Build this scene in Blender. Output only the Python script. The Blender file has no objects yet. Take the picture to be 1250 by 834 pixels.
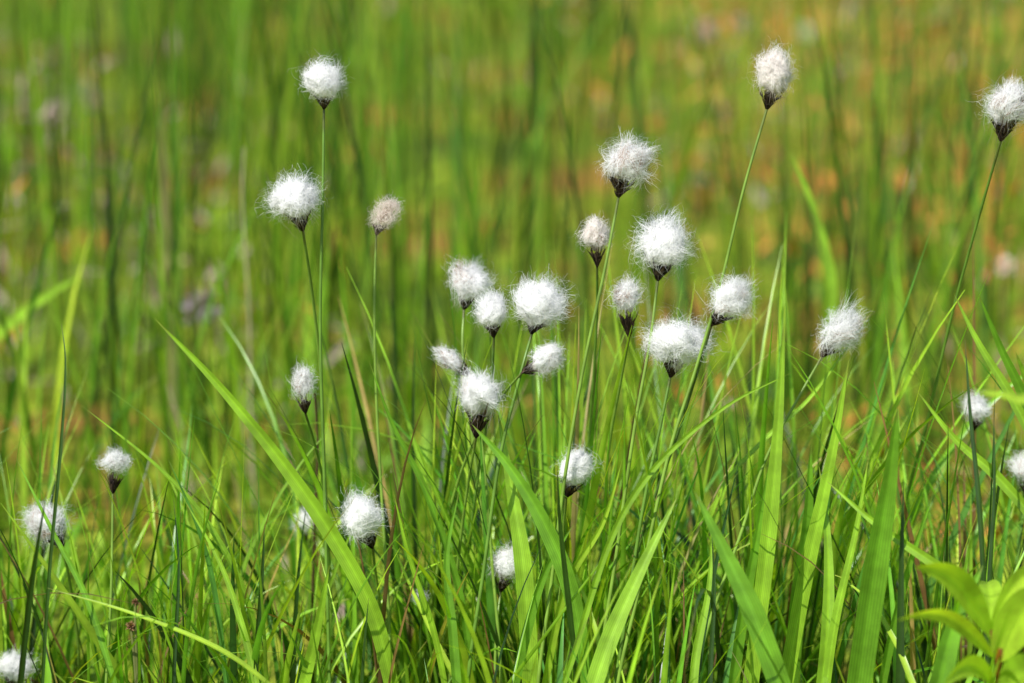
import bpy, math, numpy as np
from mathutils import Vector
R0=np.random.RandomState(7)
scene=bpy.context.scene
COL=scene.collection
# ------------------------------------------------------------ camera
CH=0.92; CY=-2.5; PITCH=math.radians(14.0); FL=140.0
cam_d=bpy.data.cameras.new("camera"); cam=bpy.data.objects.new("camera",cam_d); COL.objects.link(cam)
cam.location=(0,CY,CH); cam.rotation_euler=(math.radians(90)-PITCH,0,0)
cam_d.lens=FL; cam_d.sensor_width=36; cam_d.clip_end=1000; cam_d.clip_start=0.05
cam_d.dof.use_dof=True; cam_d.dof.focus_distance=2.56; cam_d.dof.aperture_fstop=4.1
scene.camera=cam
scene.view_settings.view_transform='Standard'; scene.view_settings.look='None'; scene.view_settings.exposure=0
CP=np.array([0,CY,CH]); FW=np.array([0,math.cos(PITCH),-math.sin(PITCH)]); UP=np.array([0,math.sin(PITCH),math.cos(PITCH)]); RT=np.array([1.,0,0])
def site(px,py,y):
    """where a thing measured at (px,py) on the photo stands on the vertical plane at depth y"""
    a=(px-625)/1250*36/FL; b=(417-py)/1250*36/FL
    d=FW+a*RT+b*UP
    return CP+d*((y-CY)/d[1])
def proj(P):
    v=P-CP; dz=v@FW
    return 625+(v@RT)/dz*FL/36*1250, 417-(v@UP)/dz*FL/36*1250, dz
MPX=36/FL*2.57/1250   # metres per photo pixel at the tussock
# ------------------------------------------------------------ materials
def newmat(n):
    m=bpy.data.materials.new(n); m.use_nodes=True; nt=m.node_tree; nt.nodes.clear(); return m,nt
def leaf_material(name,trans=0.4,rough=0.33,spec=0.7,veins=True):
    m,nt=newmat(name); N=nt.nodes; L=nt.links
    out=N.new('ShaderNodeOutputMaterial'); at=N.new('ShaderNodeAttribute'); at.attribute_name='col'
    tc=N.new('ShaderNodeTexCoord')
    nz=N.new('ShaderNodeTexNoise'); nz.inputs['Scale'].default_value=60; nz.inputs['Detail'].default_value=4
    L.new(tc.outputs['Object'],nz.inputs['Vector'])
    mr=N.new('ShaderNodeMapRange'); mr.inputs[1].default_value=0.3; mr.inputs[2].default_value=0.7; mr.inputs[3].default_value=0.72; mr.inputs[4].default_value=1.24
    L.new(nz.outputs['Fac'],mr.inputs[0])
    fac=mr.outputs[0]
    if veins:
        mu=N.new('ShaderNodeMath'); mu.operation='MULTIPLY'; mu.inputs[1].default_value=56
        L.new(at.outputs['Alpha'],mu.inputs[0])
        si=N.new('ShaderNodeMath'); si.operation='SINE'; L.new(mu.outputs[0],si.inputs[0])
        m2=N.new('ShaderNodeMath'); m2.operation='MULTIPLY_ADD'; m2.inputs[1].default_value=0.11; m2.inputs[2].default_value=0.98
        L.new(si.outputs[0],m2.inputs[0])
        m3=N.new('ShaderNodeMath'); m3.operation='MULTIPLY'; L.new(m2.outputs[0],m3.inputs[0]); L.new(fac,m3.inputs[1]); fac=m3.outputs[0]
    vm=N.new('ShaderNodeVectorMath'); vm.operation='SCALE'; L.new(at.outputs['Color'],vm.inputs[0]); L.new(fac,vm.inputs['Scale'])
    pb=N.new('ShaderNodeBsdfPrincipled'); pb.inputs['Roughness'].default_value=rough; pb.inputs['Specular IOR Level'].default_value=spec
    L.new(vm.outputs[0],pb.inputs['Base Color'])
    tv=N.new('ShaderNodeVectorMath'); tv.operation='MULTIPLY'; tv.inputs[1].default_value=(1.4,1.35,0.35); L.new(vm.outputs[0],tv.inputs[0])
    tr=N.new('ShaderNodeBsdfTranslucent'); L.new(tv.outputs[0],tr.inputs['Color'])
    mx=N.new('ShaderNodeMixShader'); mx.inputs[0].default_value=trans
    L.new(pb.outputs[0],mx.inputs[1]); L.new(tr.outputs[0],mx.inputs[2]); L.new(mx.outputs[0],out.inputs[0])
    return m
M_GRASS=leaf_material("grass_leaf",0.36)
M_HERB=leaf_material("herb_leaf",0.5,0.5,0.3,False)
M_STEM=leaf_material("green_stem",0.05,0.38,0.5,False)
M_DRY=leaf_material("dry_litter",0.15,0.8,0.1,False)
def fluff_material():
    m,nt=newmat("cotton_fluff"); N=nt.nodes; L=nt.links
    out=N.new('ShaderNodeOutputMaterial'); at=N.new('ShaderNodeAttribute'); at.attribute_name='col'
    nz=N.new('ShaderNodeTexNoise'); nz.inputs['Scale'].default_value=400
    tc=N.new('ShaderNodeTexCoord'); L.new(tc.outputs['Object'],nz.inputs['Vector'])
    mr=N.new('ShaderNodeMapRange'); mr.inputs[3].default_value=0.97; mr.inputs[4].default_value=1.02; L.new(nz.outputs['Fac'],mr.inputs[0])
    vm=N.new('ShaderNodeVectorMath'); vm.operation='SCALE'; L.new(at.outputs['Color'],vm.inputs[0]); L.new(mr.outputs[0],vm.inputs['Scale'])
    df=N.new('ShaderNodeBsdfDiffuse'); tr=N.new('ShaderNodeBsdfTranslucent'); mx=N.new('ShaderNodeMixShader'); mx.inputs[0].default_value=0.44
    L.new(vm.outputs[0],df.inputs[0]); L.new(vm.outputs[0],tr.inputs[0]); L.new(df.outputs[0],mx.inputs[1]); L.new(tr.outputs[0],mx.inputs[2]); L.new(mx.outputs[0],out.inputs[0])
    return m
M_FLUFF=fluff_material()
def wad_material():
    m,nt=newmat("cotton_wad"); N=nt.nodes; L=nt.links
    out=N.new('ShaderNodeOutputMaterial'); at=N.new('ShaderNodeAttribute'); at.attribute_name='col'
    df=N.new('ShaderNodeBsdfDiffuse'); L.new(at.outputs['Color'],df.inputs[0]); L.new(df.outputs[0],out.inputs[0]); return m
M_WAD=wad_material()
def ground_material():
    m,nt=newmat("marsh_soil"); N=nt.nodes; L=nt.links
    out=N.new('ShaderNodeOutputMaterial'); pb=N.new('ShaderNodeBsdfPrincipled'); pb.inputs['Roughness'].default_value=0.85; pb.inputs['Specular IOR Level'].default_value=0.2
    tc=N.new('ShaderNodeTexCoord')
    def noise(s,d,rough=0.6):
        n=N.new('ShaderNodeTexNoise'); n.inputs['Scale'].default_value=s; n.inputs['Detail'].default_value=d; n.inputs['Roughness'].default_value=rough
        L.new(tc.outputs['Object'],n.inputs['Vector']); return n
    n1=noise(4.0,6); r1=N.new('ShaderNodeValToRGB'); e=r1.color_ramp.elements
    e[0].position=0.28; e[0].color=(0.05,0.05,0.015,1); e[1].position=0.80; e[1].color=(0.42,0.20,0.09,1)
    for p,c in ((0.38,(0.13,0.21,0.02,1)),(0.51,(0.29,0.37,0.03,1)),(0.62,(0.42,0.22,0.05,1))):
        x=e.new(p); x.color=c
    L.new(n1.outputs['Fac'],r1.inputs[0])
    n2=noise(40,5); r2=N.new('ShaderNodeValToRGB'); e=r2.color_ramp.elements
    e[0].position=0.35; e[0].color=(0.45,0.45,0.45,1); e[1].position=0.7; e[1].color=(1.4,1.35,1.2,1); L.new(n2.outputs['Fac'],r2.inputs[0])
    mm=N.new('ShaderNodeVectorMath'); mm.operation='MULTIPLY'; L.new(r1.outputs[0],mm.inputs[0]); L.new(r2.outputs[0],mm.inputs[1])
    L.new(mm.outputs[0],pb.inputs['Base Color'])
    bp=N.new('ShaderNodeBump'); bp.inputs['Strength'].default_value=0.6; bp.inputs['Distance'].default_value=0.02; L.new(n2.outputs['Fac'],bp.inputs['Height']); L.new(bp.outputs[0],pb.inputs['Normal'])
    L.new(pb.outputs[0],out.inputs[0]); return m
M_GROUND=ground_material()
# ------------------------------------------------------------ mesh helpers
def build(name,V,F,C=None,mat=None,smooth=True,origin=None,parent=None,mat2=None,nfirst=0):
    V=np.asarray(V,dtype=np.float32).reshape(-1,3); F=np.asarray(F,dtype=np.int32)
    if origin is not None: V=V-np.asarray(origin,dtype=np.float32)
    me=bpy.data.meshes.new(name); k=F.shape[1]
    me.vertices.add(len(V)); me.vertices.foreach_set("co",V.ravel())
    me.loops.add(F.size); me.loops.foreach_set("vertex_index",F.ravel())
    me.polygons.add(len(F)); me.polygons.foreach_set("loop_start",np.arange(0,F.size,k,dtype=np.int32))
    if smooth: me.polygons.foreach_set("use_smooth",np.ones(len(F),dtype=bool))
    me.update(calc_edges=True)
    if C is not None:
        ca=me.color_attributes.new("col",'FLOAT_COLOR','POINT'); ca.data.foreach_set("color",np.asarray(C,dtype=np.float32).ravel())
    if mat: me.materials.append(mat)
    if mat2:
        me.materials.append(mat2); mi=np.zeros(len(F),dtype=np.int32); mi[:nfirst]=1; me.polygons.foreach_set("material_index",mi)
    ob=bpy.data.objects.new(name,me); COL.objects.link(ob)
    if parent is not None: ob.parent=parent
    if origin is not None and parent is None: ob.location=tuple(float(a) for a in origin)
    return ob
def norm(a): return a/np.maximum(np.linalg.norm(a,axis=-1,keepdims=True),1e-9)
def ribbons(P,W,S,col,fold=0.0,cols=2):
    """P (N,S,3) spines, W (N,S) widths, S side vectors, col (N,S,3)"""
    n,s,_=P.shape; T=norm(np.gradient(P,axis=1)); 
    S=norm(S-(S*T).sum(-1,keepdims=True)*T); Nn=np.cross(T,S)
    us=np.linspace(-0.5,0.5,cols)
    V=np.stack([P+S*(W[...,None]*u)+Nn*(W[...,None]*fold*(abs(u)*2)) for u in us],axis=2) # n,s,cols,3
    C=np.empty((n,s,cols,4)); C[...,:3]=col[:,:,None,:]; C[...,3]=(us+0.5)[None,None,:]
    if cols>2:
        mid=cols//2; C[:,:,mid,:3]*=1.25
    idx=np.arange(n*s*cols).reshape(n,s,cols)
    F=np.stack([idx[:,:-1,:-1],idx[:,:-1,1:],idx[:,1:,1:],idx[:,1:,:-1]],axis=-1).reshape(-1,4)
    return V.reshape(-1,3),F,C.reshape(-1,4)
def catmull(pts,n):
    p=np.asarray(pts,float); p=np.vstack([2*p[0]-p[1],p,2*p[-1]-p[-2]]); m=len(p)-3
    t=np.linspace(0,m-1e-6,n); i=t.astype(int); f=(t-i)[:,None]
    a,b,c,d=p[i],p[i+1],p[i+2],p[i+3]
    return 0.5*((2*b)+(-a+c)*f+(2*a-5*b+4*c-d)*f**2+(-a+3*b-3*c+d)*f**3)
def tube(P,rad,col,k=7):
    n=len(P); T=norm(np.gradient(P,axis=0)); ref=np.array([0.3,1,0.1]); A=norm(np.cross(T,ref)); B=np.cross(T,A)
    an=np.linspace(0,2*math.pi,k,endpoint=False)
    V=P[:,None,:]+(A[:,None,:]*np.cos(an)[None,:,None]+B[:,None,:]*np.sin(an)[None,:,None])*np.asarray(rad)[:,None,None]
    idx=np.arange(n*k).reshape(n,k); nx=np.roll(idx,-1,axis=1)
    F=np.stack([idx[:-1],idx[1:],nx[1:],nx[:-1]],axis=-1).reshape(-1,4)
    C=np.ones((n,k,4)); C[...,:3]=np.asarray(col)[:,None,:] if np.ndim(col)==2 else col
    return V.reshape(-1,3),F,C.reshape(-1,4)
def join(parts):
    Vs,Fs,Cs=[],[],[]; o=0
    for V,F,C in parts: Vs.append(V);Fs.append(F+o);Cs.append(C);o+=len(V)
    return np.vstack(Vs),np.vstack(Fs),np.vstack(Cs)
def meta(ob,label,cat,group=None):
    ob["label"]=label; ob["category"]=cat
    if group: ob["group"]=group
def to_ground(pts,kmax=0.5):
    a,b=np.array(pts[-2]),np.array(pts[-1]); d=b-a
    if b[2]<=0.005: return pts
    h=np.array([d[0],d[1],0]); k=min(np.linalg.norm(h)/max(-d[2],1e-4),kmax) if d[2]<0 else kmax
    hd=h/max(np.linalg.norm(h),1e-6)
    mid=b+hd*k*b[2]*0.45; mid[2]=b[2]*0.55
    end=b+hd*k*b[2]*0.7; end[2]=-0.01
    return list(pts)+[mid,end]
# ------------------------------------------------------------ ground
def gh(x,y): return 0.012*np.sin(x*3.1+1)*np.cos(y*2.7)+0.008*np.sin(x*9+y*7)+0.005*np.sin(x*21-y*17)
g=np.concatenate([-np.geomspace(400,5,24)[:-1],np.linspace(-5,5,141),np.geomspace(5,400,24)[1:]])
gx,gy=np.meshgrid(g,g+3.0,indexing='ij'); fall=np.exp(-((gx/8)**2+((gy-3)/10)**2)); gz=gh(gx,gy)*fall-0.01
idx=np.arange(gx.size).reshape(gx.shape)
F=np.stack([idx[:-1,:-1],idx[1:,:-1],idx[1:,1:],idx[:-1,1:]],axis=-1).reshape(-1,4)
ob=build("ground",np.stack([gx,gy,gz],-1),F,None,M_GROUND); ob["kind"]="structure"
# ------------------------------------------------------------ cottongrass
def fluff_mesh(C,d,R,seed,wid=1.0,lng=1.0,wind=(0,0,0),ragged=1.0,tint=(1,1,1),fine=1.0,core=0.72,brown=0.0):
    r=np.random.RandomState(seed); d=norm(np.array(d,float)); e1=norm(np.cross(d,[0.2,1,0.3])); e2=np.cross(d,e1)
    wind=np.array(wind,float)+r.uniform(-.6,.6,3)
    ph=r.uniform(0,6.28,16); fr=r.uniform(1.2,3.8,(16,3))*r.choice([-1,1],(16,3))
    def surf(U,scale):
        a=U[...,2]; lump=1+0.06*sum(np.sin(U@fr[i]+ph[i]) for i in range(4))+0.045*sum(np.sin(2.6*(U@fr[i])+ph[i]) for i in range(4,8))+0.02*sum(np.sin(5.5*(U@fr[i])+ph[i]) for i in range(8,11))
        f=np.where(a<0,1-0.50*(a*a),1.0)*wid
        ax=np.where(a<0,a*1.15,a)*lng
        s=(R*scale*lump)[...,None]
        P=(U[...,0]*f)[...,None]*e1+(U[...,1]*f)[...,None]*e2+ax[...,None]*d
        return C+P*s+wind*R*0.25*np.clip(a+0.4,0,2)[...,None]*np.ones_like(s)
    parts=[]
    nt_,npn=30,40; th=np.linspace(0.02,math.pi-0.02,nt_); fi=np.linspace(0,2*math.pi,npn,endpoint=False)
    TH,FI=np.meshgrid(th,fi,indexing='ij'); U=np.stack([np.sin(TH)*np.cos(FI),np.sin(TH)*np.sin(FI),np.cos(TH)],-1)
    jit=core+0.014*r.randn(nt_,npn)
    V=surf(U,jit); ii=np.arange(nt_*npn).reshape(nt_,npn); nx=np.roll(ii,-1,axis=1)
    Fc=np.stack([ii[:-1],ii[1:],nx[1:],nx[:-1]],-1).reshape(-1,4)
    base=np.array([0.99,0.985,0.975])*np.array(tint)
    base_fade=lambda a: (np.clip((a+1.15)/0.62,0.0,1)**.8)[...,None]
    base_brown=np.array([0.50,0.39,0.31])  # fluff colour turns brownish towards the base of the tuft
    cc=np.ones((nt_,npn,4)); s_=base_fade(U[...,2]); cc[...,:3]=base*s_+base_brown*(1-s_)
    if brown>0: cc[...,:3]*=1-0.4*brown*(r.rand(nt_,npn,1)<.5)
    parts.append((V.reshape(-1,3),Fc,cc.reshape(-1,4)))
    def emit(P,w0,jit=0.3,bm=None):
        n,s,_=P.shape; t=np.linspace(0,1,s); W=np.ones((n,1))*w0*(1-0.8*t**2)[None,:]
        T=norm(np.gradient(P,axis=1)); out=norm(P-C+0.35*R*d)
        S=norm(np.cross(T,out)+jit*r.randn(n,1,3))
        a=((P-C)@d)/R; sh=base_fade(a); colr=base*sh+base_brown*(1-sh); colr=colr*(1+0.02*r.randn(n,1,1))
        if bm is not None: colr=np.where(bm[:,None,None],colr*np.array([.48,.34,.25]),colr)
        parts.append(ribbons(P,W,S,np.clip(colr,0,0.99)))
    def curl(P,amp,freq):
        n,s,_=P.shape; t=np.linspace(0,1,s)[None,:,None]; A=norm(r.randn(n,1,3)); B=norm(np.cross(A,norm(r.randn(n,1,3)))); p=r.uniform(0,6.28,(n,1,1)); f=r.uniform(.5,1.4,(n,1,1))*freq
        return P+R*amp*t*(A*np.sin(f*t+p)+B*np.cos(f*t+p))
    t=np.linspace(0,1,10)[None,:]
    # silky strands lying on the wad, in crossing locks
    n=int(420*fine); nt=26; tf=r.randint(0,nt,n)
    tfi=r.uniform(0,6.28,nt); tsw=r.uniform(-2.0,2.0,nt); tend=r.uniform(0.0,1.6,nt)
    f0=tfi[tf]+0.30*r.randn(n); a0=r.uniform(1.3,2.95,n); a1=tend[tf]+0.3*r.randn(n)
    TH=a0[:,None]+(a1-a0)[:,None]*t; FI=f0[:,None]+(tsw[tf]+0.4*r.randn(n))[:,None]*t**1.5+0.14*np.sin(t*6+r.uniform(0,6,(n,1)))
    U=np.stack([np.sin(TH)*np.cos(FI),np.sin(TH)*np.sin(FI),np.cos(TH)],-1)
    sc=core+.01+r.uniform(0.0,0.09,(n,1))+ (r.uniform(0,1,(n,1))**2.5)*0.46*ragged*t**2
    bm=(r.rand(nt)<brown*.5)[tf]
    emit(curl(surf(U,sc),0.055,8),0.00036,0.10,bm)
    # locks leaving the wad
    n=int(480*fine); nt=34; tf=r.randint(0,nt,n); tu=norm(r.randn(nt,3)); tu[:,2]=np.where(tu[:,2]<-0.55,-tu[:,2],tu[:,2])
    tb=norm(r.randn(nt,3)); tl=(r.uniform(0.0,1,nt)**1.5)*0.56*ragged
    U0=norm(tu[tf]+0.17*r.randn(n,3)); bend=tb[tf]*1.4+0.3*r.randn(n,3)
    U=norm(U0[:,None,:]+bend[:,None,:]*(t**1.3)[...,None]*0.7)
    sc=core-.03+(0.13+(tl[tf]+0.06*r.randn(n))[:,None])*t**1.3
    bm=(r.rand(nt)<brown*.5)[tf]
    emit(curl(surf(U,sc),0.10,8),0.00030,0.14,bm)
    n=int(300*ragged); U0=norm(r.randn(n,3)); U0[:,2]=np.where(U0[:,2]<-0.55,-U0[:,2],U0[:,2]); bend=norm(r.randn(n,3))
    U=norm(U0[:,None,:]+bend[:,None,:]*(t**1.2)[...,None]*r.uniform(0.5,2.0,(n,1,1)))
    sc=0.75+(0.2+(r.rand(n,1)**1.6)*0.68)*t
    emit(curl(surf(U,sc),0.20,9),0.00020,0.5)
    return join(parts),len(Fc)
def scales_mesh(B,d,R,seed,dark=1.0,st_=1.0):
    r=np.random.RandomState(seed+500); d=norm(np.array(d,float)); e1=norm(np.cross(d,[0.2,1,0.3])); e2=np.cross(d,e1)
    t=np.linspace(0,1,9)
    prof=np.array([0.06,0.11,0.17,0.22,0.27,0.31,0.32,0.28,0.12])*R
    P=B+d*(t*R*0.80*st_)[:,None]; c=np.array([0.022,0.015,0.012])*dark
    V,F,C=tube(P,prof*0.85,c,10); parts=[(V,F,C)]
    n=46; ang=r.uniform(0,6.28,n); st=r.uniform(0.0,0.6,n); ln=r.uniform(0.22,0.5,n); fl=r.uniform(0.8,1.45,n)
    lg=r.rand(n)<0.32; ln=np.where(lg,r.uniform(.45,.85,n),ln); fl=np.where(lg,1.12,fl)
    tt=np.linspace(0,1,7)[None,:]
    hh=(st[:,None]+ln[:,None]*tt); h=hh*R*st_
    rr=np.interp(hh,[0,.2,.5,.8,1.1,1.5],[.05,.14,.31,.50,.68,.82])*R*(1+(fl[:,None]-1)*tt**2*0.8)
    out=np.cos(ang)[:,None,None]*e1+np.sin(ang)[:,None,None]*e2
    P=B+h[...,None]*d+rr[...,None]*out
    P=P+R*.06*tt[...,None]**2*r.randn(n,1,3)
    W=np.where(lg,.08,r.uniform(.09,.20,n))[:,None]*R*np.sin(np.clip(tt*0.92+0.08,0,1)*math.pi)**0.7
    S=np.cross(out,d)*np.ones((1,7,1))
    colr=np.array([0.036,0.023,0.017])*dark*r.uniform(0.4,2.4,(n,1,1))*np.ones((1,7,1)); colr=colr+(tt**3)[...,None]*np.array([0.12,0.085,0.06])
    parts.append(ribbons(P,W,S,colr,0.15,3))
    return join(parts)
H=[
 dict(c=(395,101),r=25,b=(395,136),s=[(394,240),(391,400),(396,590),(401,780)],y=0.02,t="tall upright white cottongrass with a round tuft"),
 dict(c=(361,243),r=29,b=(370,282),s=[(380,350),(391,450),(396,570),(404,740)],y=0.0,w=1.08,l=.95,rag=1.1,t="white cottongrass with a wide fluffy tuft on an arching stem"),
 dict(c=(467,264),r=17,b=(459,288),s=[(457,380),(460,500),(468,640)],y=0.05,w=0.85,rag=2.0,fine=.45,core=.30,br=1.0,wind=(1.2,0,.1),tint=(.98,.90,.84),t="half-shed cottongrass tuft stained brown"),
 dict(c=(370,472),r=18,b=(373,505),s=[(385,545),(396,600),(402,700)],y=0.0,w=0.78,l=1.1,rag=1.4,fine=.7,core=.5,br=.6,bs=1.2,t="small ragged cottongrass with greyish tuft"),
 dict(c=(141,564),r=19,b=(138,602),s=[(137,660),(135,740),(128,860)],y=-0.01,w=0.95,l=.85,rag=1.6,fine=1.,core=.5,br=.45,bs=1.25,t="small cottongrass with brown base on a straight stem"),
 dict(c=(60,643),r=25,b=(77,671),s=[(86,715),(95,780),(100,860)],y=0.0,rag=1.3,core=.62,br=.2,wind=(-.5,0,.6),t="cottongrass with a tuft leaning to one side"),
 dict(c=(18,814),r=22,b=(14,842),s=[(12,870),(12,900)],y=0.0,t="low cottongrass tuft near the ground"),
 dict(c=(442,634),r=27,b=(455,673),s=[(460,710),(470,780),(480,860)],y=-0.02,w=.95,rag=0.9,t="cottongrass with smooth tuft and black base among blades"),
 dict(c=(574,347),r=25,b=(566,380),s=[(565,430),(575,520),(590,640)],y=0.07,rag=1.3,br=.15,t="fluffy cottongrass set just behind a smaller one"),
 dict(c=(600,382),r=20,b=(603,413),s=[(599,480),(585,570),(568,700)],y=-0.01,rag=1.1,t="compact cottongrass tuft with short dark base"),
 dict(c=(551,441),r=17,b=(574,459),s=[(580,485),(590,560),(600,680)],y=0.03,w=0.66,l=1.2,rag=.9,br=.35,t="nodding cottongrass lying almost horizontal"),
 dict(c=(587,483),r=29,b=(581,534),s=[(570,600),(558,700),(548,850)],y=-0.02,w=.98,l=1.03,rag=1.0,br=.1,bs=1.3,t="large cottongrass with a long dark base"),
 dict(c=(659,375),r=34,b=(649,409),s=[(636,455),(610,560),(590,700)],y=0.0,w=1.0,l=.93,rag=1.1,t="large white cottongrass with dome-shaped tuft"),
 dict(c=(665,440),r=20,b=(636,458),s=[(612,485),(575,545),(545,640),(520,780)],y=-0.02,w=0.9,rag=.9,br=.1,t="cottongrass with tuft tipped sideways on a bent stem"),
 dict(c=(765,199),r=29,b=(755,243),s=[(738,330),(712,450),(690,580),(672,720)],y=0.0,w=.98,rag=1.5,core=.62,br=.2,t="windblown cottongrass tuft on a tall stem"),
 dict(c=(728,289),r=18,b=(729,326),s=[(728,400),(720,520),(705,680)],y=0.03,w=.95,l=1.05,rag=1.0,tint=(1,.95,.92),br=.15,bs=1.3,t="narrow cream-tinted cottongrass tuft"),
 dict(c=(810,302),r=33,b=(803,345),s=[(793,420),(775,520),(752,680)],y=0.0,l=.98,rag=1.4,core=.68,t="large loose cottongrass tuft"),
 dict(c=(765,363),r=20,b=(768,414),s=[(757,470),(742,560),(735,700)],y=0.0,w=.9,l=1.2,rag=1.2,core=.64,br=.3,bs=1.7,t="slim cottongrass with a long brown base"),
 dict(c=(826,420),r=37,b=(818,460),s=[(806,520),(785,620),(760,780)],y=-0.01,l=.93,rag=1.0,t="the widest cottongrass tuft with short black base"),
 dict(c=(890,369),r=25,b=(868,401),s=[(850,458),(822,545),(785,650),(750,790)],y=-0.03,w=.95,l=1.0,rag=1.4,core=.64,br=.15,wind=(.3,0,.5),t="cottongrass tuft tilting off a slanting dark stem"),
 dict(c=(946,90),r=25,b=(936,134),s=[(908,230),(879,350),(848,455),(815,560),(780,720)],y=0.0,w=.95,l=1.05,rag=.9,tint=(1,.96,.93),br=.1,t="tallest cottongrass on a long slanting stem"),
 dict(c=(1229,131),r=29,b=(1221,172),s=[(1192,275),(1162,385),(1135,500),(1105,620),(1080,760)],y=0.02,w=.95,rag=1.2,core=.66,br=.15,t="tall cottongrass with woolly tuft on a slanting stem"),
 dict(c=(1021,411),r=23,b=(1003,438),s=[(975,485),(935,560),(905,650)],y=0.03,w=.95,l=1.0,rag=2.6,core=.48,br=.2,wind=(1.9,0,1.0),t="windswept cottongrass tuft blown sideways"),
 dict(c=(1194,499),r=17,b=(1189,526),s=[(1165,590),(1135,680),(1115,780)],y=0.07,rag=1.5,core=.6,br=.3,t="small cottongrass tuft half hidden by blades"),
 dict(c=(1258,575),r=22,b=(1252,607),s=[(1243,680),(1233,800)],y=0.06,rag=1.4,br=.2,t="cottongrass tuft behind grass blades"),
 dict(c=(703,574),r=23,b=(691,611),s=[(688,660),(692,740),(700,860)],y=-0.02,w=.92,l=1.05,rag=.7,t="smooth oval cottongrass tuft over dense grass"),
 dict(c=(619,688),r=20,b=(611,724),s=[(606,770),(603,860)],y=0.0,l=1.05,rag=1.4,br=.2,t="low cottongrass tuft sunk among grass"),
 dict(c=(513,731),r=9,b=(515,747),s=[(514,780),(512,860)],y=0.0,fine=.4,tint=(.8,.8,.8),t="tiny unopened grey cottongrass bud"),
 dict(c=(374,640),r=15,b=(378,665),s=[(383,720),(388,800)],y=0.16,rag=1.4,open=1,t="blurred cottongrass tuft behind a broad blade"),
]
heads=[]
for i,h in enumerate(H):
    y=h['y']; C=site(*h['c'],y); B=site(*h['b'],y); sc=(y-CY)/2.5
    R=h['r']*MPX*sc*0.99; d=norm(C-B); d=norm(d+np.array([0,R0.uniform(-.25,.1),0]))
    B=C-d*np.linalg.norm(C-B)
    if not h.get('open'): heads.append((h['c'][0],h['c'][1],h['r']*1.15,np.linalg.norm(C-CP)))
    pts=[B]+[site(px,py,y+0.02*(k+1)*(1 if i%2 else -.6)) for k,(px,py) in enumerate(h['s'])]
    pts=to_ground(pts,0.45); base=pts[-1].copy(); base[2]=0
    e=bpy.data.objects.new("cottongrass",None); e.empty_display_size=0.02; e.location=tuple(base); COL.objects.link(e)
    meta(e,h['t'],"cottongrass","cottongrass plants in the marsh")
    P=catmull(pts,60); t=np.linspace(0,1,60)
    g1=np.array([0.23,0.38,0.05]) if i%3 else np.array([0.15,0.29,0.035])
    if i in (19,): g1=np.array([0.10,0.17,0.04])
    col=g1*(0.85+0.35*t[:,None]); col[:3]=col[:3]*0.5+np.array([0.05,0.03,0.015])
    rad=(0.00085+0.0005*t)*(0.8+0.2*h['r']/25)
    V,F,Cc=tube(P,rad,col); build("stem",V,F,Cc,M_STEM,True,base,e)
    V,F,Cc=scales_mesh(B,d,R*1.0,i,1.0,h.get('bs',1.05)); build("scales",V,F,Cc,M_DRY,True,base,e)
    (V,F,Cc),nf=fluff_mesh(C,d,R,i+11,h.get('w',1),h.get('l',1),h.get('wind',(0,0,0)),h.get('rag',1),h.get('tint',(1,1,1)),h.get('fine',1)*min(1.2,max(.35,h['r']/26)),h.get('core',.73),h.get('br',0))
    build("fluff",V,F,Cc,M_FLUFF,True,base,e,M_WAD,nf)
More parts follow.
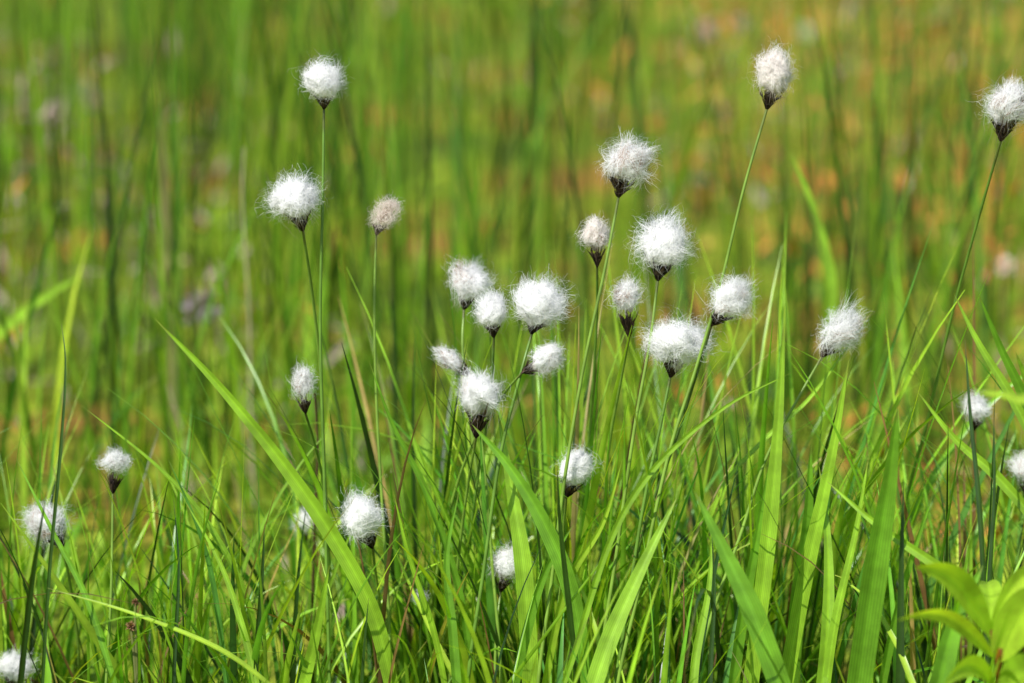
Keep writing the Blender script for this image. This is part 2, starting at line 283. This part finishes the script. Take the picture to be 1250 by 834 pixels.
# ------------------------------------------------------------ single broad blades
BR=(0.35,0.61,0.04); MD=(0.22,0.48,0.035); DK=(0.040,0.095,0.015); BL=(0.12,0.33,0.05); YL=(0.47,0.70,0.055)
blades=[
 ([(188,388),(265,468),(345,565),(410,660),(455,745),(480,840)],21,-0.05,BR,"long broad green grass blade arching outward"),
 ([(957,395),(950,520),(938,660),(915,850)],20,-0.05,BR,"upright broad green grass blade"),
 ([(1096,497),(1085,590),(1066,710),(1045,860)],32,-0.12,MD,"broad upright green blade with pointed tip"),
 ([(1036,440),(1015,560),(985,700),(955,860)],20,-0.04,BR,"upright bright green grass blade"),
 ([(848,600),(885,675),(922,755),(960,860)],28,-0.14,MD,"fresh green broad blade leaning over"),
 ([(1165,360),(1195,420),(1240,495),(1290,600)],12,-0.04,BR,"slim arching green grass blade"),
 ([(1194,358),(1222,425),(1255,500),(1290,640)],14,0.0,MD,"slim arching green grass blade"),
 ([(1120,478),(1165,535),(1220,585),(1280,660)],13,-0.05,BR,"slim arching green grass blade"),
 ([(1066,378),(1030,430),(985,490),(930,540),(880,600),(850,700)],6,0.04,BR,"thin arched blade crossing behind a cotton tuft"),
 ([(966,455),(885,497),(800,570),(745,660),(700,800)],8,-0.05,BR,"thin grass blade sweeping up at a slant"),
 ([(98,494),(190,568),(250,635),(300,730),(330,860)],9,-0.02,BR,"thin light green arching grass blade"),
 ([(1010,588),(1070,640),(1150,695),(1240,760)],13,-0.08,BR,"light green blade crossing other blades"),
 ([(58,718),(170,752),(280,800),(360,870)],8,-0.10,YL,"thin yellow-green blade bent low"),
 ([(450,440),(480,520),(520,600),(560,720),(580,850)],9,-0.02,MD,"thin arching green grass blade"),
 ([(826,608),(785,690),(745,780),(715,870)],23,-0.08,BR,"broad bright green blade"),
 ([(402,690),(388,765),(366,860)],15,-0.10,BR,"short broad bright green blade"),
 ([(576,518),(622,570),(665,640),(700,730),(720,860)],22,-0.04,MD,"broad green blade at the tussock"),
 ([(608,505),(625,600),(640,700),(650,860)],22,-0.0,BR,"broad green blade at the tussock"),
 ([(500,520),(540,620),(585,720),(620,860)],11,0.02,BR,"green blade at the tussock"),
 ([(700,640),(665,700),(640,780),(620,870)],14,-0.05,MD,"green blade at the tussock"),
 ([(990,540),(985,640),(972,740),(960,870)],24,0.0,MD,"upright green blade in a clump"),
 ([(1000,570),(1010,660),(1010,760),(1000,870)],16,-0.03,BR,"upright green blade in a clump"),
 ([(940,560),(925,650),(905,760),(890,870)],15,-0.05,MD,"upright green blade in a clump"),
 ([(870,640),(865,720),(850,800),(845,870)],11,-0.06,BR,"upright green blade in a clump"),
 ([(560,600),(545,680),(552,770),(560,870)],12,-0.06,MD,"green blade at the tussock"),
 ([(760,560),(735,640),(690,720),(660,860)],10,-0.05,YL,"light green blade at the tussock"),
 ([(480,600),(500,680),(530,770),(550,870)],9,-0.07,BR,"light green blade at the tussock"),
 ([(1060,560),(1045,650),(1020,760),(1005,870)],12,-0.06,BR,"upright green blade in a clump"),
 ([(1140,600),(1110,690),(1085,790),(1070,870)],13,-0.1,MD,"upright green blade in a clump"),
 ([(225,610),(270,690),(300,780),(320,870)],9,-0.06,BR,"light green slanting blade"),
 ([(20,560),(60,640),(110,740),(150,870)],8,-0.03,MD,"thin green slanting blade"),
 ([(1200,690),(1165,760),(1140,860)],30,-0.17,MD,"wide soft green blade close to the ground"),
 ([(75,395),(80,450),(73,560),(60,700),(50,860)],4.5,-0.05,(.06,.14,.02),"thin dark upright sedge blade"),
 ([(680,568),(684,640),(694,730),(710,870)],8,-0.10,DK,"dark upright sedge stalk"),
 ([(57,600),(45,670),(35,740),(22,860)],8,-0.15,DK,"dark slanting sedge blade"),
 ([(323,640),(320,700),(314,780),(310,870)],7,-0.08,DK,"dark upright sedge blade"),
 ([(212,610),(218,690),(214,780),(210,870)],5,-0.05,DK,"dark upright sedge blade"),
 ([(450,730),(445,790),(440,870)],5,-0.08,DK,"dark upright sedge blade"),
 ([(868,640),(872,720),(868,800),(866,870)],6,-0.09,DK,"dark upright sedge blade"),
 ([(1178,415),(1185,510),(1196,620),(1205,780)],7,-0.06,DK,"dark upright sedge blade"),
 ([(1213,500),(1214,600),(1208,720),(1205,860)],7,-0.08,DK,"dark upright sedge blade"),
 ([(205,560),(240,640),(262,720),(280,860)],7,-0.04,BL,"thin green sedge blade"),
 ([(962,178),(995,260),(1014,340),(1010,420),(1000,520)],15,0.45,BR,"soft arching light green blade"),
 ([(102,335),(60,360),(15,395),(-40,450)],16,0.55,BR,"soft light green blade leaning over"),
 ([(1240,430),(1262,500),(1280,640)],22,0.05,BR,"green blade at the edge of the clump"),
 ([(1190,478),(1240,487),(1300,520)],16,-0.3,YL,"blurred yellow-green blade tip"),
 ([(520,655),(500,730),(480,810),(470,870)],4,-0.08,(0.30,0.18,0.06),"dry brown grass stalk"),
]
guard=[]
for pts2,w,y,c,lab in blades:
    n=44; k=len(pts2); yo=R0.uniform(-.05,.03)
    pts=[site(px,py,y+yo*j/(k-1)) for j,(px,py) in enumerate(pts2)]; pts=to_ground(pts,0.6)
    P=catmull(pts,n); t=np.linspace(0,1,n); sc=(y-CY)/2.5
    W=w*MPX*sc*np.clip((t/0.38),0.0,1)**0.75*(1-0.35*np.clip((t-.6)/.4,0,1)); W[0]=0.0002
    T=norm(np.gradient(P,axis=0)); vd=norm(P-CP); S=norm(np.cross(T,vd)); Nn=np.cross(S,T)
    a=R0.uniform(-.5,.5)+np.linspace(0,R0.uniform(-.7,.7),n); S=S*np.cos(a)[:,None]+Nn*np.sin(a)[:,None]
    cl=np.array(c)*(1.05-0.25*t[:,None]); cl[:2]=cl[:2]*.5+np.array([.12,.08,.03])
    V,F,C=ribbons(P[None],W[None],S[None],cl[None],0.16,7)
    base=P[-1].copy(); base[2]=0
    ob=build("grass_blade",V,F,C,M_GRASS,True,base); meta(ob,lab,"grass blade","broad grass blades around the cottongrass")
    if y<0.2:
        for q in range(2,int(n*.85),3):
            a_,b_,_=proj(P[q]); guard.append((a_,b_,max(w*.45,5),np.linalg.norm(P[q]-CP)))
# ------------------------------------------------------------ stuff grass
PAL=np.array([[0.34,0.60,0.04],[0.23,0.49,0.032],[0.13,0.33,0.022],[0.030,0.080,0.012],[0.12,0.35,0.05],[0.47,0.69,0.055],[0.50,0.39,0.16],[0.26,0.15,0.06]])
def field(x,y,k,s=1.0):
    r=np.random.RandomState(k); v=0
    for i in range(7):
        a,b,p=r.uniform(-1,1,3); f=r.uniform(1.5,6)*s; v=v+np.sin(x*f*a*2+y*f*b*1.4+p*6)
    return v/7*1.6
def blob(x,y,L):
    v=0
    for cx,cy,sx,sy,a in L: v=v+a*np.exp(-((x-cx)/sx)**2-((y-cy)/sy)**2)
    return np.clip(v,0,1)
ORANGE=[(0.62,2.7,0.42,1.3,1.),(0.38,1.7,0.20,.6,.8),(0.8,1.4,.2,.6,.6),(-0.05,2.2,.16,.6,.7),(-.9,3.3,.25,.6,.3),(1.6,3,.5,1,.7),(.2,4.4,.4,.9,.8),(.12,1.5,.09,.3,.4)]
MAUVE=[(-0.42,1.25,0.13,.35,.75),(-.62,1.7,.18,.5,.9),(-.33,2.1,.10,.4,.4),(-.16,.75,.07,.2,.35),(.50,.85,.1,.3,.35),(-1.3,2,.3,.6,.6)]
def grow(r,x,y,L,th0,kap,phi,w,ci,segs=9,face=None,cols=2):
    n=len(x); t=np.linspace(0,1,segs)[None,:]
    th=th0[:,None]+kap[:,None]*t**1.4; ds=(L/(segs-1))[:,None]
    dx=np.sin(th)*ds; dz=np.cos(th)*ds
    hx=np.concatenate([np.zeros((n,1)),np.cumsum(dx[:,:-1],1)],1); hz=np.concatenate([np.zeros((n,1)),np.cumsum(dz[:,:-1],1)],1)
    wob=(phi[:,None]+r.uniform(-.35,.35,(n,1))*t)
    P=np.stack([x[:,None]+hx*np.cos(wob),y[:,None]+hx*np.sin(wob),hz-0.008],-1)
    W=w[:,None]*np.clip(1.05-t**2.2,0.03,1)*np.clip(0.6+t*2,0,1)
    a=phi+math.pi/2+r.uniform(-.9,.9,n); tw=a[:,None]+r.uniform(-.8,.8,(n,1))*t
    S=np.stack([np.cos(tw),np.sin(tw),np.zeros_like(tw)],-1)
    base=PAL[ci]*r.uniform(0.7,1.2,(n,1))*np.stack([r.uniform(.85,1.2,n),np.ones(n),r.uniform(.7,1.2,n)],-1)
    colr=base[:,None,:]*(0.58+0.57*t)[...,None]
    tip=(r.rand(n)<0.2)[:,None]*np.clip((t-.85)/.15,0,1); colr=colr*(1-tip[...,None])+np.array([.3,.2,.08])*tip[...,None]
    return P,W,S,colr
HD=np.array(heads); GD=np.array(guard)
def keep_clear(P,r):
    px,py,dz=proj(P.reshape(-1,3)); px=px.reshape(P.shape[:2]); py=py.reshape(P.shape[:2]); dd=np.linalg.norm(P-CP,axis=-1)
    bad=np.zeros(len(P),bool)
    for hx,hy,hr,hd in HD: bad|=(((px-hx)**2+(py-hy)**2<(hr*0.95)**2)&(dd<hd+0.01)).any(1)
    b2=np.zeros(len(P),bool)
    for hx,hy,hr,hd in GD: b2|=(((px-hx)**2+(py-hy)**2<hr**2)&(dd<hd)).any(1)
    return ~(bad|(b2&(r.rand(len(P))<0.8)))
def stuff(name,parts,mat,label=None,fold=0.12,cols=2):
    ob=build(name,*join([ribbons(P,W,S,c,fold,cols) for P,W,S,c in parts]),mat); ob["kind"]="stuff"
    if label: ob["label"]=label
    return ob
def sel(m,*a): return [q[m] for q in a]
# near tussock grass
r=np.random.RandomState(21); parts=[]
tus=[(0.03,0.05,260,.32),(0.17,0.08,190,.34),(-0.06,0.10,120,.29),(0.30,0.02,110,.31),(-0.24,0.03,110,.24),(-0.15,-0.02,100,.23),(0.40,0.10,110,.32),(-0.34,0.06,100,.24),
     (0.09,-0.10,55,.23),(0.24,-0.14,55,.23),(-0.02,-0.16,50,.21),(0.55,0.05,130,.34),(-0.5,0.02,130,.28),(0.75,0.1,120,.34),(-0.75,0.1,120,.3)]
for cx,cy,n,hh in tus:
    rr=np.abs(r.randn(n))*0.042; an=r.uniform(0,6.28,n); x=cx+rr*np.cos(an)*1.5; y=cy+rr*np.sin(an)
    L=hh*r.uniform(0.4,1.12,n)*1.0; th=np.abs(r.randn(n))*0.22+0.03; kap=np.abs(r.randn(n))*0.6
    phi=an+0.6*r.randn(n); w=r.choice([0.0016,0.0022,0.0032,0.0046,0.0068],n,p=[.12,.25,.30,.22,.11])
    ci=r.choice(8,n,p=[.32,.21,.11,.15,.05,.11,.02,.03])
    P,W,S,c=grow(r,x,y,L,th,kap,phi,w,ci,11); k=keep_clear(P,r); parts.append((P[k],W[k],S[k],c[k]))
n=2300; x=r.uniform(-1.5,1.5,n); y=r.uniform(-0.75,0.36,n)
hm=np.interp(x,[-1.5,-.3,0,.3,1.5],[.26,.22,.22,.25,.30])*np.interp(y,[-.75,-.3,0,.45],[.7,.8,1,.75])
L=hm*r.uniform(.35,1.1,n); th=np.abs(r.randn(n))*0.38; kap=np.abs(r.randn(n))*1.0; phi=r.uniform(0,6.28,n)
w=r.choice([0.0016,0.0024,0.0036,0.0052,0.008],n,p=[.15,.28,.28,.20,.09]); ci=r.choice(8,n,p=[.32,.20,.11,.14,.05,.11,.03,.04])
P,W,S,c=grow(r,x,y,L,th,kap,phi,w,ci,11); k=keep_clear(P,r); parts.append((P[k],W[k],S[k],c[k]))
stuff("sedge_grass",parts,M_GRASS,"dense tangled green sedge and grass blades",0.15,3)
# background grass
parts=[]
n=17000; y=0.42+11*r.rand(n)**1.7; x=r.uniform(-1,1,n)*(1.1+0.33*y)
dens=field(x,y,3)+0.45*field(x,y,5,2.5); bare=np.clip(blob(x,y,ORANGE)+blob(x,y,MAUVE)+.55*blob(x,y+.4,ORANGE)+.5*blob(x,y+.35,MAUVE),0,1)
k=r.rand(n)<np.clip((0.54+0.5*dens)*(1-.80*bare),0.05,1); x,y,dens=sel(k,x,y,dens); n=len(x)
L=np.interp(y,[0.42,.8,1.5,13],[.24,.33,.41,.45])*r.uniform(.45,1.2,n); th=np.abs(r.randn(n))*0.12; kap=np.abs(r.randn(n))*0.35; phi=r.uniform(0,6.28,n)
w=r.choice([0.002,0.003,0.005,0.008],n,p=[.28,.3,.28,.14])
dk=field(x,y,11,1.3)
pd=np.where((dk>0.22)[:,None],np.array([.12,.27,.29,.18,.08,.05,.01]),np.array([.42,.25,.07,.03,.03,.18,.02])); cu=pd.cumsum(1); ci=(r.rand(n)[:,None]>cu/cu[:,-1:]).sum(1).clip(0,6)
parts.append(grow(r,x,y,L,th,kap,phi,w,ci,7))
nb=105; bx=r.uniform(-1,1,nb); by=0.6+5*r.rand(nb)**1.4; bx=bx*(.50+.28*by); n=nb*9; q=np.repeat(np.arange(nb),9)
x=bx[q]+0.034*r.randn(n); y=by[q]+0.04*r.randn(n); L=r.uniform(.28,.54,n); th=np.abs(r.randn(n))*.09; kap=np.abs(r.randn(n))*.25
parts.append(grow(r,x,y,L,th,kap,r.uniform(0,6.28,n),r.uniform(.0028,.005,n),r.choice([2,3,3],n),7))
stuff("meadow_grass",parts,M_GRASS,"upright green marsh grass",0.1,2)
# low ground cover of short leaves
n=30000; y=-0.8+11*r.rand(n)**1.3; x=r.uniform(-1,1,n)*(1.0+0.33*np.abs(y)); gcv=field(x,y,9,1.6)
bare=np.clip(blob(x,y,ORANGE)+blob(x,y,MAUVE),0,1)
k=r.rand(n)<np.clip((0.72+0.55*gcv)*(1-.68*bare),0.05,1); x,y=sel(k,x,y); n=len(x)
L=r.uniform(.03,.09,n); th=r.uniform(.2,1.2,n); kap=r.uniform(-.2,.8,n); phi=r.uniform(0,6.28,n); w=r.uniform(.005,.013,n)
ci=r.choice(7,n,p=[.40,.22,.07,.03,.02,.25,.01])
stuff("ground_cover",[grow(r,x,y,L,th,kap,phi,w,ci,4)],M_HERB,"low yellow-green moss and small leaves",0.1,2)
# withered leaves, lying and on low stalks
n=46000; y=-0.8+8*r.rand(n)**1.1; x=r.uniform(-1,1,n)*(1.0+0.33*np.abs(y)); lf=field(x,y,15,1.8)
bo=blob(x,y,ORANGE); bm=blob(x,y,MAUVE)
k=r.rand(n)<np.clip((0.02+0.14*lf+1.0*bo+0.9*bm)*np.clip(.75+.9*field(x,y,33,2.2),0.1,1.6),0.015,1); x,y,bo,bm=sel(k,x,y,bo,bm); n=len(x)
P,W,S,c=grow(r,x,y,r.uniform(.014,.04,n),r.uniform(.3,1.7,n),r.uniform(-.3,.3,n),r.uniform(0,6.28,n),r.uniform(.003,.010,n),np.full(n,6),4)
lo=np.array([[.72,.31,.07],[.60,.20,.06],[.60,.40,.09],[.62,.42,.26],[.25,.14,.05]]); lm=np.array([[.44,.33,.29],[.50,.39,.33],[.34,.24,.20],[.52,.44,.32],[.15,.09,.07]])
ch=r.choice(5,n,p=[.32,.28,.18,.10,.12]); ism=(r.rand(n)<np.where(bm>bo,.85,.10)); cc=np.where(ism[:,None],lm[ch],lo[ch]); c=cc[:,None,:]*np.ones((1,4,1))
P[...,2]+=(0.02+r.rand(n)**1.3*0.24*np.clip(bo+bm+.2,0,1))[:,None]
stuff("leaf_litter",[(P,W,S,c)],M_DRY,"withered orange, brown and mauve leaves",0.1,2)
# ------------------------------------------------------------ faded flowers and dry stalks
def dried(ptop,y,rad,pts2,col,hcol,lab,seed,name="faded_flower"):
    rr=np.random.RandomState(seed); C=site(*ptop,y); pts=to_ground([C]+[site(a,b,y) for a,b in pts2],0.4); base=pts[-1].copy(); base[2]=0
    e=bpy.data.objects.new(name,None); e.location=tuple(base); e.empty_display_size=.02; COL.objects.link(e); meta(e,lab,"flower")
    P=catmull(pts,30); V,F,Cc=tube(P,np.linspace(.0010,.0015,30),np.array(col)); build("stem",V,F,Cc,M_DRY,True,base,e)
    n=160; u=norm(rr.randn(n,3)); t=np.linspace(0,1,5)[None,:,None]; R=rad*MPX*(y-CY)/2.5
    Pp=C+u[:,None,:]*t*R*rr.uniform(.5,1.1,(n,1,1)); W=np.ones((n,1))*R*0.22*np.sin(np.linspace(.15,.95,5)*math.pi)[None,:]
    S=norm(rr.randn(n,1,3))*np.ones((1,5,1)); cc=np.clip(np.array(hcol)*rr.uniform(.6,1.3,(n,1,1)),0,.95)*np.ones((1,5,1))
    V,F,Cc=ribbons(Pp,W,S,cc,.1,2); build("flower_head",V,F,Cc,M_DRY,True,base,e)
dried((246,375),0.75,28,[(265,410),(292,470),(305,560)],(.50,.42,.3),(.56,.48,.53),"faded grey-mauve flower head on a dry stem",1)
dried((860,38),2.0,14,[(862,90),(865,160)],(.2,.3,.1),(.95,.72,.78),"pale pink flower among distant grass",2)
dried((905,30),2.1,11,[(905,90),(905,160)],(.2,.3,.1),(.9,.65,.7),"pale pink flower among distant grass",3)
dried((982,38),2.1,11,[(985,90),(985,160)],(.2,.3,.1),(.85,.9,.75),"whitish flower among distant grass",4)
dried((106,104),1.9,13,[(110,150),(112,220)],(.2,.3,.1),(.7,.75,.6),"whitish flower among distant grass",5)
dried((1228,325),0.9,15,[(1226,360),(1224,430)],(.25,.3,.1),(.95,.75,.68),"pale pink dead flower in the grass",6)
dried((165,735),-0.08,6,[(166,770),(168,840)],(.2,.22,.07),(.28,.16,.08),"small brown sedge seed head",7)
dried((160,765),-0.08,8,[(164,800),(168,850)],(.2,.22,.07),(.34,.20,.10),"small brown sedge seed head",8)
for pts2,y,rad,c,lab in [([(298,180),(296,250),(304,380),(306,500),(312,640)],0.5,.0010,(.62,.54,.36),"pale dry upright reed stalk"),
                     ([(205,470),(225,540),(240,640)],0.5,.0011,(.62,.5,.36),"short pale dry stalk"),
                     ([(384,480),(388,540),(386,600)],0.1,.0012,(.10,.06,.03),"dark brown withered stalk")]:
    pts=to_ground([site(a,b,y) for a,b in pts2],.3); base=pts[-1].copy(); base[2]=0; P=catmull(pts,30)
    V,F,Cc=tube(P,np.linspace(rad*.6,rad,30),np.array(c)); ob=build("dry_stalk",V,F,Cc,M_DRY,True,base); meta(ob,lab,"dry stalk")
# ------------------------------------------------------------ leafy seedling
y=-0.22; sp=[site(1210,768,y),site(1216,805,y),site(1222,850,y)]; sp=to_ground(sp,.2); base=sp[-1].copy(); base[2]=0
e=bpy.data.objects.new("leafy_plant",None); e.location=tuple(base); e.empty_display_size=.02; COL.objects.link(e)
meta(e,"yellow-green leafy seedling with a reddish stem","plant")
V,F,Cc=tube(catmull(sp,24),np.linspace(.0012,.002,24),np.array([.25,.07,.04])); build("stem",V,F,Cc,M_STEM,True,base,e)
lv=[((1208,775),(1116,693),33,(.54,.78,.05),-.03),((1210,770),(1278,704),30,(.56,.78,.06),.02),((1212,802),(1094,758),20,(.56,.76,.06),-.05),
    ((1212,792),(1204,712),30,(.44,.70,.05),.05),((1216,808),(1305,726),52,(.50,.74,.05),-.02),((1216,842),(1148,842),28,(.44,.68,.05),-.06),((1217,835),(1224,806),7,(.34,.12,.05),-.04),((1219,850),(1300,846),46,(.42,.66,.05),-.05)]
for a,b,w,c,dy in lv:
    A=site(*a,y); B=site(*b,y+dy*1.5); n=14; t=np.linspace(0,1,n); P=A+(B-A)*t[:,None]; P[:,2]+=0.012*np.sin(t*math.pi)*1.2
    W=w*MPX*.95*np.sin(np.clip(t*.985+.015,0,1)**.75*math.pi)**.95; T=norm(B-A); S=norm(np.cross(T,norm(A-CP)))+0.4*np.array([0,R0.uniform(-1,1),0.2])
    V,F,Cc=ribbons(P[None],W[None],(S*np.ones((n,1)))[None],(np.array(c)*np.ones((n,1)))[None],.22,7); build("leaf",V,F,Cc,M_HERB,True,base,e)
# ------------------------------------------------------------ light
az=math.radians(220); el=math.radians(53)
w=bpy.data.worlds.new("World"); scene.world=w; w.use_nodes=True; nt=w.node_tree; nt.nodes.clear()
sky=nt.nodes.new('ShaderNodeTexSky'); sky.sky_type='NISHITA'; sky.sun_disc=False; sky.sun_elevation=el; sky.sun_rotation=az
bg=nt.nodes.new('ShaderNodeBackground'); bg.inputs[1].default_value=0.10; out=nt.nodes.new('ShaderNodeOutputWorld')
nt.links.new(sky.outputs[0],bg.inputs[0]); nt.links.new(bg.outputs[0],out.inputs[0])
sd=bpy.data.lights.new("sun",'SUN'); sd.energy=5.0; sd.angle=math.radians(0.5); sd.color=(1,.975,.93)
so=bpy.data.objects.new("sun",sd); COL.objects.link(so); so.location=(-2,-2,5)
dirv=Vector((math.sin(az)*math.cos(el),math.cos(az)*math.cos(el),math.sin(el)))
so.rotation_euler=dirv.to_track_quat('Z','Y').to_euler()
